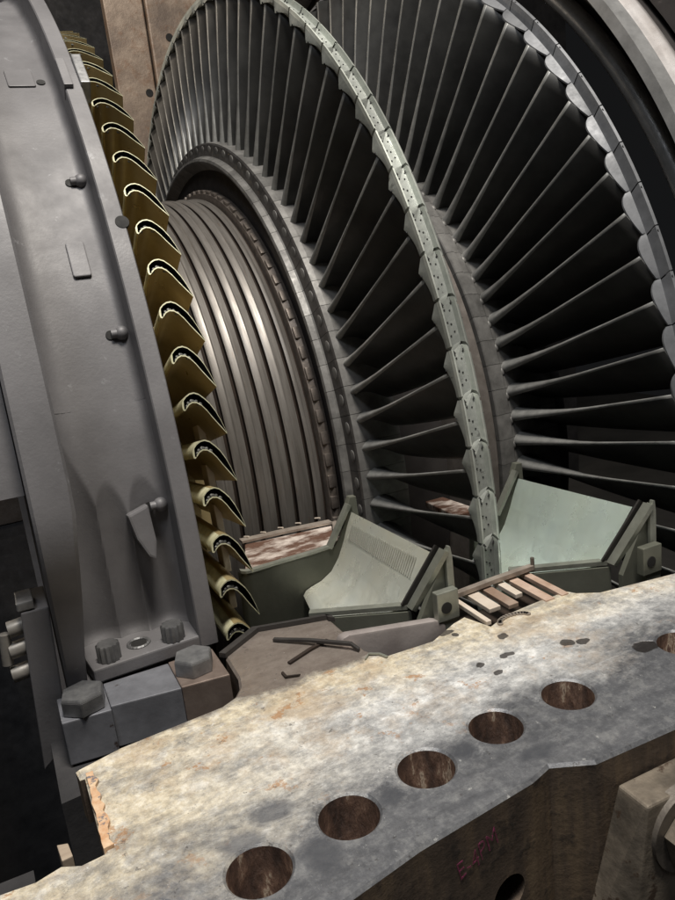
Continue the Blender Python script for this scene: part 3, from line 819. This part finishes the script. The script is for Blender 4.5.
for i in range(-5, 49):
    if first: b = s1; first = False
    else: b = s1.copy(); COL.objects.link(b); b.parent = w1
    b.rotation_euler = (-(-.0029 + .024 + DA1 * i), 0, 0)

# rear wheel
bm = revolve([(.282, .40), (.282, .700), (.46, .700), (.46, .40)], 0, 2 * PI, 160)
w2 = obj('blade_wheel', bm, M['disc'], rotor, auto=35); w2['label'] = 'rear blade wheel with lobed blue grey shroud'
bm = blade_mesh(.706, 1.0675, (.3190, .0090), (.3520, .0480), [(0, 0), (.030, .030), (.080, -.016)], [(0, 0), (.016, -.034), (.046, -.068)], .0112, .0010, None, None)
root_block(bm, [(.292, .66), (.2800, .690), (.2800, .7155), (.2815, .7180), (.298, .7175), (.2985, .7150), (.3125, .7140), (.3170, .7100), (.325, .708), (.43, .708), (.43, .66)], DA2 / 2 - .0006, [(.3165, .7085, .012, .0060, .0085, .0055)])
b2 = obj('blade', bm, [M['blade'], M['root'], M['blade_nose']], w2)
first = True
for i in range(-5, 40):
    if first: b = b2; first = False
    else: b = b2.copy(); COL.objects.link(b); b.parent = w2
    b.rotation_euler = (-(-.0074 + DA2 * i), 0, 0)
s2 = obj('shroud_segment', shroud_seg(2, DA2), [M['shroud_far'], M['dot']], w2, auto=38)
first = True
for i in range(-5, 40):
    if first: b = s2; first = False
    else: b = s2.copy(); COL.objects.link(b); b.parent = w2
    b.rotation_euler = (-(.2024 + DA2 * (i - 3)), 0, 0)
# the blades that point down into the casing
def rest(wheel, src, seg, a0, off, da, i0, i1, mats):
    for nm, s, o0 in (('lower_blades', src, a0), ('lower_shroud', seg, off)):
        bm = bmesh.new()
        for i in range(i0, i1):
            n0 = len(bm.verts)
            bm.from_mesh(s.data); bm.verts.ensure_lookup_table()
            R = Matrix.Rotation(-(o0 + da * i), 4, 'X')
            bmesh.ops.transform(bm, matrix=R, verts=bm.verts[n0:])
        me = bpy.data.meshes.new(nm); bm.to_mesh(me); bm.free()
        o = link_mesh(nm, me, list(s.data.materials), wheel); o['kind'] = 'stuff'
rest(w1, b1, s1, A1, -.0029 + .024, DA1, 49, 86, None)
rest(w2, b2, s2, -.0074, .2024 - 3 * DA2, DA2, 40, 87, None)

# ------------------------------------------------------------------ lower diaphragms
def diaphragm(name, label, dx, dy, s, mats, slots):
    """dx shifts along the axis, dy outwards, s scales the flow path"""
    t = thing(name, label, 'diaphragm', (dx - .17, -.95, -.2))
    def Q(x, y, z): return Vector((dx + x * s, y - dy if not callable(y) else y, z * s))
    # nozzle vane: ruled between the profile at the inner wall and the one at the outer wall
    inner = [(-.108, .052), (-.117, .032), (-.126, .008), (-.138, -.017), (-.153, -.037), (-.172, -.048), (-.190, -.053), (-.200, -.057), (-.205, -.064), (-.198, -.080)]
    outer = [(-.128, .074), (-.139, .052), (-.151, .028), (-.165, .004), (-.182, -.018), (-.204, -.032), (-.226, -.039), (-.244, -.043), (-.252, -.050), (-.246, -.064)]
    yi, yo = -.838 - dy, -1.112 - dy
    bm = bmesh.new(); NV = 14; rows = []
    for k in range(NV + 1):
        v = k / NV; row = []
        for (xa, za), (xb, zb) in zip(inner, outer):
            row.append(bm.verts.new((dx + lerp(xa, xb, v) * s, lerp(yi, -1.035 - dy - (xb + .26) * .53, v), lerp(za, zb, v) * s)))
        rows.append(row)
    for A, Bq in zip(rows, rows[1:]):
        for j in range(len(inner) - 1): bm.faces.new((A[j], A[j + 1], Bq[j + 1], Bq[j]))
    r = bmesh.ops.solidify(bm, geom=list(bm.faces), thickness=.005)
    vane = obj('nozzle_vane', bm, mats['vane'], t, auto=40)
    if slots:
        bm = bmesh.new()
        for k in range(36):
            v = .08 + .84 * k / 35
            for (f0, f1) in ((.80, 1.75),):
                j = int(f0)
                def pt(f, v=v):
                    j = int(f); g = f - j
                    a = Vector((lerp(inner[j][0], inner[j + 1][0], g), 0, lerp(inner[j][1], inner[j + 1][1], g)))
                    b = Vector((lerp(outer[j][0], outer[j + 1][0], g), 0, lerp(outer[j][1], outer[j + 1][1], g)))
                    q = a.lerp(b, v); return Vector((dx + q.x * s, lerp(yi, -1.100 - dy, v), q.z * s))
                p, q = pt(f0 - .25 * v), pt(f1 - .1 * v)
                e = Vector((-.0012, 0, .0006))
                prism(bm, [p + e + Vector((0, -.0009, 0)), p + e + Vector((0, .0009, 0)), q + e + Vector((0, .0009, 0)), q + e + Vector((0, -.0009, 0))], (-.0008, 0, .0004))
        obj('drain_slots', bm, M['slot'], vane)
    # inner wall: olive plate with a rounded front corner, ramp at the rear
    bm = bmesh.new()
    def wallpts(o):  # o: offset inwards
        return [(-.287, -.842 + o), (-.235, -.840 + o), (-.185, -.838 + o), (-.140, -.834 + o)]
    Zb = -.22
    plan = ([] if dx == 0 else [(-.196, -.825), (-.195, -.838), (-.190, -.8405)]) + [(-.300, -.825), (-.2985, -.836), (-.293, -.843), (-.284, -.845), (-.235, -.842), (-.185, -.841), (-.145, -.841), (-.133, -.8405), (-.120, -.840), (-.106, -.840)]
    top = [0, 0, 0, 0, 0, 0, .002, .018, .040, .062]
    if dx: plan = plan[:3] + plan[8:]; top = [0, 0, 0] + top[5:]
    A = [bm.verts.new((dx + x * s, y - dy, z * s)) for (x, y), z in zip(plan, top)]
    Bq = [bm.verts.new((dx + x * s, y - dy + .02, Zb * s)) for x, y in plan]
    for i in range(len(plan) - 1): bm.faces.new((A[i], A[i + 1], Bq[i + 1], Bq[i]))
    bmesh.ops.solidify(bm, geom=list(bm.faces), thickness=-.008)
    obj('inner_wall', bm, mats['wall'], t, auto=40)
    bm = bmesh.new()
    path = [(dx + x * s, y - dy + .004, z * s + .0008) for (x, y), z in zip(plan, top)][1:(7 if not dx else 5)]
    strip_along(bm, path, (.1, 1, 0), (0, 0, 1), .010, .004)
    obj('wall_edge', bm, mats['trim'], t)
    bm = bmesh.new()
    p0, p1 = Vector((dx - .150 * s, -.838 - dy, .001)), Vector((dx - .109 * s, -.838 - dy, .064 * s))
    strip_along(bm, [p0, p0.lerp(p1, .5), p1], (0, -1, 0), (-.85, 0, .5), .012, .006)
    obj('ramp_edge', bm, mats['trim'], t)
    bm = bmesh.new()
    prism(bm, [(dx - .1115 * s, -.832 - dy, .058 * s), (dx - .1045 * s, -.832 - dy, .074 * s), (dx - .0935 * s, -.832 - dy, .073 * s), (dx - .088 * s, -.832 - dy, -.08 * s), (dx - .108 * s, -.832 - dy, -.08 * s)], (0, .012, 0), .001)
    obj('end_plate', bm, mats['wall'], t)
    # outer ring elbow
    def OY(x): return -1.035 - dy - (x + .26) * .53
    bm = bmesh.new()
    pts = [(-.270, .0005), (-.158, .0005), (-.116, .078)]
    rows = []
    for (x, z) in pts:
        y = OY(x) if x < -.14 else -1.112 - dy
        rows.append((dx + x * s, y, z * s))
    strip_along(bm, rows[:2] , (.5, .85, 0), (0, 0, 1), .011, .006)
    e0, e1 = Vector(rows[1]), Vector(rows[2])
    strip_along(bm, [e0 + Vector((.002, -.010, 0)), e1 + Vector((0, -.012, 0))], (0, 1, 0), (-.8, 0, .6), .014, .007)
    obj('outer_edge', bm, mats['trim'], t)
    bm = bmesh.new()
    strip_along(bm, [e0 + Vector((-.003, -.001, .002)), e1 + Vector((-.002, -.001, .002))], (0, 1, 0), (-.8, 0, .6), .003, .009)
    obj('seal_strip', bm, M['gasket'], t)
    # outer wall plate behind the edge
    bm = bmesh.new()
    prism(bm, [(dx - .160 * s, -1.112 - dy, -.006), (dx - .119 * s, -1.112 - dy, .068 * s), (dx - .110 * s, -1.112 - dy, .078 * s), (dx - .108 * s, -1.112 - dy, -.05), (dx - .108 * s, -1.112 - dy, -.16), (dx - .160 * s, -1.112 - dy, -.16)], (0, -.008, 0), .0005)
    obj('outer_wall', bm, mats['wall'], t)
    bm = bmesh.new()
    prism(bm, [(dx - .270 * s, OY(-.27) - .008, -.002), (dx - .158 * s, OY(-.158) - .008, -.002), (dx - .158 * s, OY(-.158) - .008, -.16), (dx - .27 * s, OY(-.27) - .008, -.16)], (0, .006, 0)); obj('outer_wall', bm, mats['wall'], t)
    # guide fin and lug
    bm = bmesh.new()
    prism(bm, [(dx - .1195 * s, -1.121 - dy, -.08), (dx - .1190 * s, -1.121 - dy, .068 * s), (dx - .1150 * s, -1.121 - dy, .085 * s), (dx - .1115 * s, -1.121 - dy, .084 * s), (dx - .1095 * s, -1.121 - dy, .070 * s), (dx - .1080 * s, -1.121 - dy, -.08)], (0, -.006, 0), .0012)
    obj('guide_fin', bm, mats['trim'], t)
    bm = bmesh.new(); x0, x1 = dx - .144 * s, dx - .113 * s; yl = -1.1275 - dy
    box(bm, x0, x1, yl - .012, yl, -.006, .033, .0015)
    box(bm, x0 + .008, x1, yl - .010, yl, -.06, -.0065, .001)
    tube(bm, ((x0 + x1) / 2 - .003, yl - .0116, .012), ((x0 + x1) / 2 - .003, yl - .0127, .012), .0075, 20, mat=1)
    obj('lug', bm, [mats['lug'], M['black']], t)
    return t
d1 = diaphragm('nozzle_diaphragm', 'olive steel diaphragm half with a slotted brushed nozzle vane in front of the first wheel', 0, 0, 1.0, {'vane': M['nozzle'], 'wall': M['olive'], 'trim': M['trim'], 'lug': M['trim']}, True)
d2 = diaphragm('nozzle_diaphragm', 'larger diaphragm half with a plain pale nozzle vane between the two wheels', .292, .055, 1.06, {'vane': M['nozzle_blue'], 'wall': M['olive'], 'trim': M['trim'], 'lug': M['olive']}, False)
# labyrinth joint face between the drum and the first diaphragm
bm = bmesh.new(); prism(bm, [(-.292, -.835, -.002), (-.140, -.829, -.002), (-.100, -.735, -.002), (-.252, -.716, -.002)], (0, 0, -.12), .002); obj('joint_face', bm, M['seal_face'], d1)
bm = bmesh.new(); strip_along(bm, [(-.256, -.708, .0), (-.180, -.715, .0), (-.098, -.728, .0)], (0, 1, 0), (0, 0, 1), .016, .004); obj('seal_edge', bm, M['comb_bar'], d1)
bm = bmesh.new()
for x in (-.245, -.215, -.183, -.150, -.113):
    tube(bm, (x, -.695, .003), (x + .004, -.708, .006), .0016, 8)
obj('seal_teeth', bm, M['cream_strip'], d1)
bm = bmesh.new(); prism(bm, [(-.139, -.829, .0), (-.131, -.826, .0), (-.090, -.735, .0), (-.098, -.735, .0)], (0, 0, .005), .001); obj('seal_edge', bm, M['comb_bar'], d1)
bm = bmesh.new(); prism(bm, [(.088, -.835, -.004), (.136, -.835, -.004), (.128, -.735, -.004), (.090, -.735, -.004)], (0, 0, -.012), .002); obj('joint_face', bm, M['seal_face'], d2)
# rounded cover in front of the first diaphragm
bm = bmesh.new()
prism(bm, [(-.272, -1.110, -.070), (-.272, -1.110, .001), (-.269, -1.111, .0085), (-.261, -1.112, .011), (-.150, -1.124, -.001), (-.141, -1.125, -.004), (-.136, -1.125, -.011), (-.134, -1.125, -.07)], (.002, -.014, 0), .003)
cov = obj('cover_plate', bm, M['cover'], None, auto=40); tag(cov, 'mauve grey rounded cover plate between the first diaphragm and the flange', 'cover plate')

# ------------------------------------------------------------------ seal comb in the flange slot
comb = thing('seal_comb', 'row of copper and cream seal strips with a brown bar set in the flange edge', 'seal comb', (-.03, -1.14, -.03))
bm = bmesh.new(); strip_along(bm, [(-.108, -1.108, .004), (-.03, -1.104, .005), (.030, -1.104, .006)], (0, 1, 0), (0, 0, 1), .009, .006); obj('comb_bar', bm, M['comb_bar'], comb)
bm = bmesh.new(); tube(bm, (.031, -1.104, .006), (.031, -1.104, .022), .0028, 10); obj('comb_pin', bm, M['nut'], comb)
for k, (x, mt, w, l) in enumerate(((-.098, 'cream_strip', .007, 1.0), (-.071, 'cream_strip', .017, .70), (-.047, 'copper', .015, .78), (-.024, 'cream_strip', .011, .55), (-.004, 'copper', .014, 1.0), (.020, 'copper', .011, 1.0))):
    bm = bmesh.new()
    prism(bm, [(x - w / 2, -1.095, -.004), (x + w / 2, -1.095, -.004), (x + w / 2 - .002, -1.102 - .080 * l, -.004), (x - w / 2 - .002, -1.102 - .080 * l, -.004)], (0, 0, .006), .0008)
    obj('strip', bm, M[mt], comb)
bm = bmesh.new(); prism(bm, [(-.112, -1.10, -.03), (.04, -1.10, -.03), (.034, -1.18, -.03), (-.104, -1.19, -.03)], (0, 0, -.1)); obj('comb_bed', bm, M['groove'], comb)

# ------------------------------------------------------------------ upper ring at right and back plates
outer = thing('flow_ring', 'dark half ring with a polished rim behind the rear wheel at upper right', 'flow ring', (.42, 0, 0))
bm = revolve([(.450, 1.100), (.450, 1.19), (.56, 1.19), (.56, 1.100)], 0, PI, 130); obj('ring_face', bm, M['disc'], outer, auto=35)
tor = [(.437 + .0165 * math.cos(2 * PI * i / 14), 1.112 + .0165 * math.sin(2 * PI * i / 14)) for i in range(14)]
bm = revolve(tor, 0, PI, 130); obj('bead', bm, M['dull_ring'], outer, smooth=True)
bm = revolve([(.372, 1.176), (.374, 1.193), (.398, 1.197), (.398, 1.176)], 0, PI, 140); obj('rim_edge', bm, M['dull_ring'], outer, auto=35)
bm = revolve([(.3985, 1.176), (.3985, 1.195), (.418, 1.204), (.437, 1.198), (.449, 1.186), (.449, 1.176)], 0, PI, 140); obj('rim', bm, M['polished'], outer, auto=60)
bm = revolve([(.46, 1.20), (.46, 1.30), (.70, 1.34), (.70, 1.20)], 0, PI, 80); obj('rear_shell', bm, M['disc'], outer, auto=35)

back = thing('back_plate', 'tan oxidised steel plates with bolt holes standing behind the wheels at upper left', 'steel plate', (.3, 1.3, -.2))
bm = bmesh.new(); prism(bm, [(.098, 1.25, -.2), (.222, 1.25, -.2), (.222, 1.25, 2.0), (.070, 1.25, 2.0)], (0, .05, 0), .004); obj('plate', bm, M['panel'], back)
bm = bmesh.new(); prism(bm, [(.232, 1.23, -.2), (.80, 1.23, -.2), (.80, 1.23, 2.0), (.226, 1.23, 2.0)], (0, .05, 0), .006); obj('plate', bm, M['panel'], back)
for (x, z) in ((.196, 1.13), (.200, .965), (.30, 1.32), (.31, 1.16), (.268, 1.06), (.205, .82), (.150, .80)):
    y0 = 1.249 if x < .225 else 1.229
    bm = bmesh.new(); tube(bm, (x, y0 + .01, z), (x, y0 - .002, z), .014, 20); obj('bolt_hole', bm, M['black'], back)
hall = bmesh.new(); box(hall, -3.5, 3.5, 2.6, 2.7, -1.4, 4.0); hw = obj('hall_wall', hall, M['casing_in']); tag(hw, 'dark wall far behind the rotor', 'wall')
fl = bmesh.new(); box(fl, -6, 6, -6, 6, -1.45, -1.40); flo = obj('floor', fl, M['floor']); flo['kind'] = 'structure'

# ------------------------------------------------------------------ world, lamps, camera
w = bpy.data.worlds.new('World'); sc.world = w; w.use_nodes = True
bg = w.node_tree.nodes['Background']; bg.inputs[0].default_value = (.72, .74, .78, 1); bg.inputs[1].default_value = .010
def lamp(name, loc, target, size, power, color, sy=None):
    l = bpy.data.lights.new(name, 'AREA'); l.energy = power; l.color = color; l.size = size
    if sy: l.shape = 'RECTANGLE'; l.size_y = sy
    o = bpy.data.objects.new(name, l); COL.objects.link(o); o.location = loc
    o.rotation_euler = (Vector(target) - Vector(loc)).to_track_quat('-Z', 'Y').to_euler()
    return o
lamp('hall_lamp', (-.25, -1.75, 3.0), (-.1, -1.1, 0), .6, 124, (1, .945, .86))
lamp('side_fill', (-1.3, -2.0, 2.7), (-.4, -.95, .2), .6, 22, (.90, .94, 1))  # unseen fill, added to brighten the vanes and nozzle plates
lamp('back_fill', (-1.5, 1.0, 1.5), (.2, 1.25, .7), .4, 13, (1, .85, .68))  # unseen fill, added to light the back plates

cd = bpy.data.cameras.new('camera'); cam = bpy.data.objects.new('camera', cd); COL.objects.link(cam); sc.camera = cam
r_ = Vector((0.89590929, -0.43104492, -0.10745617)); u_ = Vector((0.20073977, 0.17703233, 0.96351601)); f_ = Vector((0.39629546, 0.88479367, -0.24513276))
cam.matrix_world = Matrix(((r_.x, u_.x, -f_.x, -0.58071924), (r_.y, u_.y, -f_.y, -1.86853815), (r_.z, u_.z, -f_.z, 0.44127371), (0, 0, 0, 1)))
cd.sensor_fit = 'VERTICAL'; cd.sensor_height = 36; cd.sensor_width = 27; cd.lens = 30.1765
cd.clip_start = .02; cd.clip_end = 60
sc.view_settings.view_transform = 'Standard'; sc.view_settings.look = 'None'; sc.view_settings.exposure = 0; sc.view_settings.gamma = 1
sc.cycles.use_denoising = True
sc.cycles.max_bounces = 8
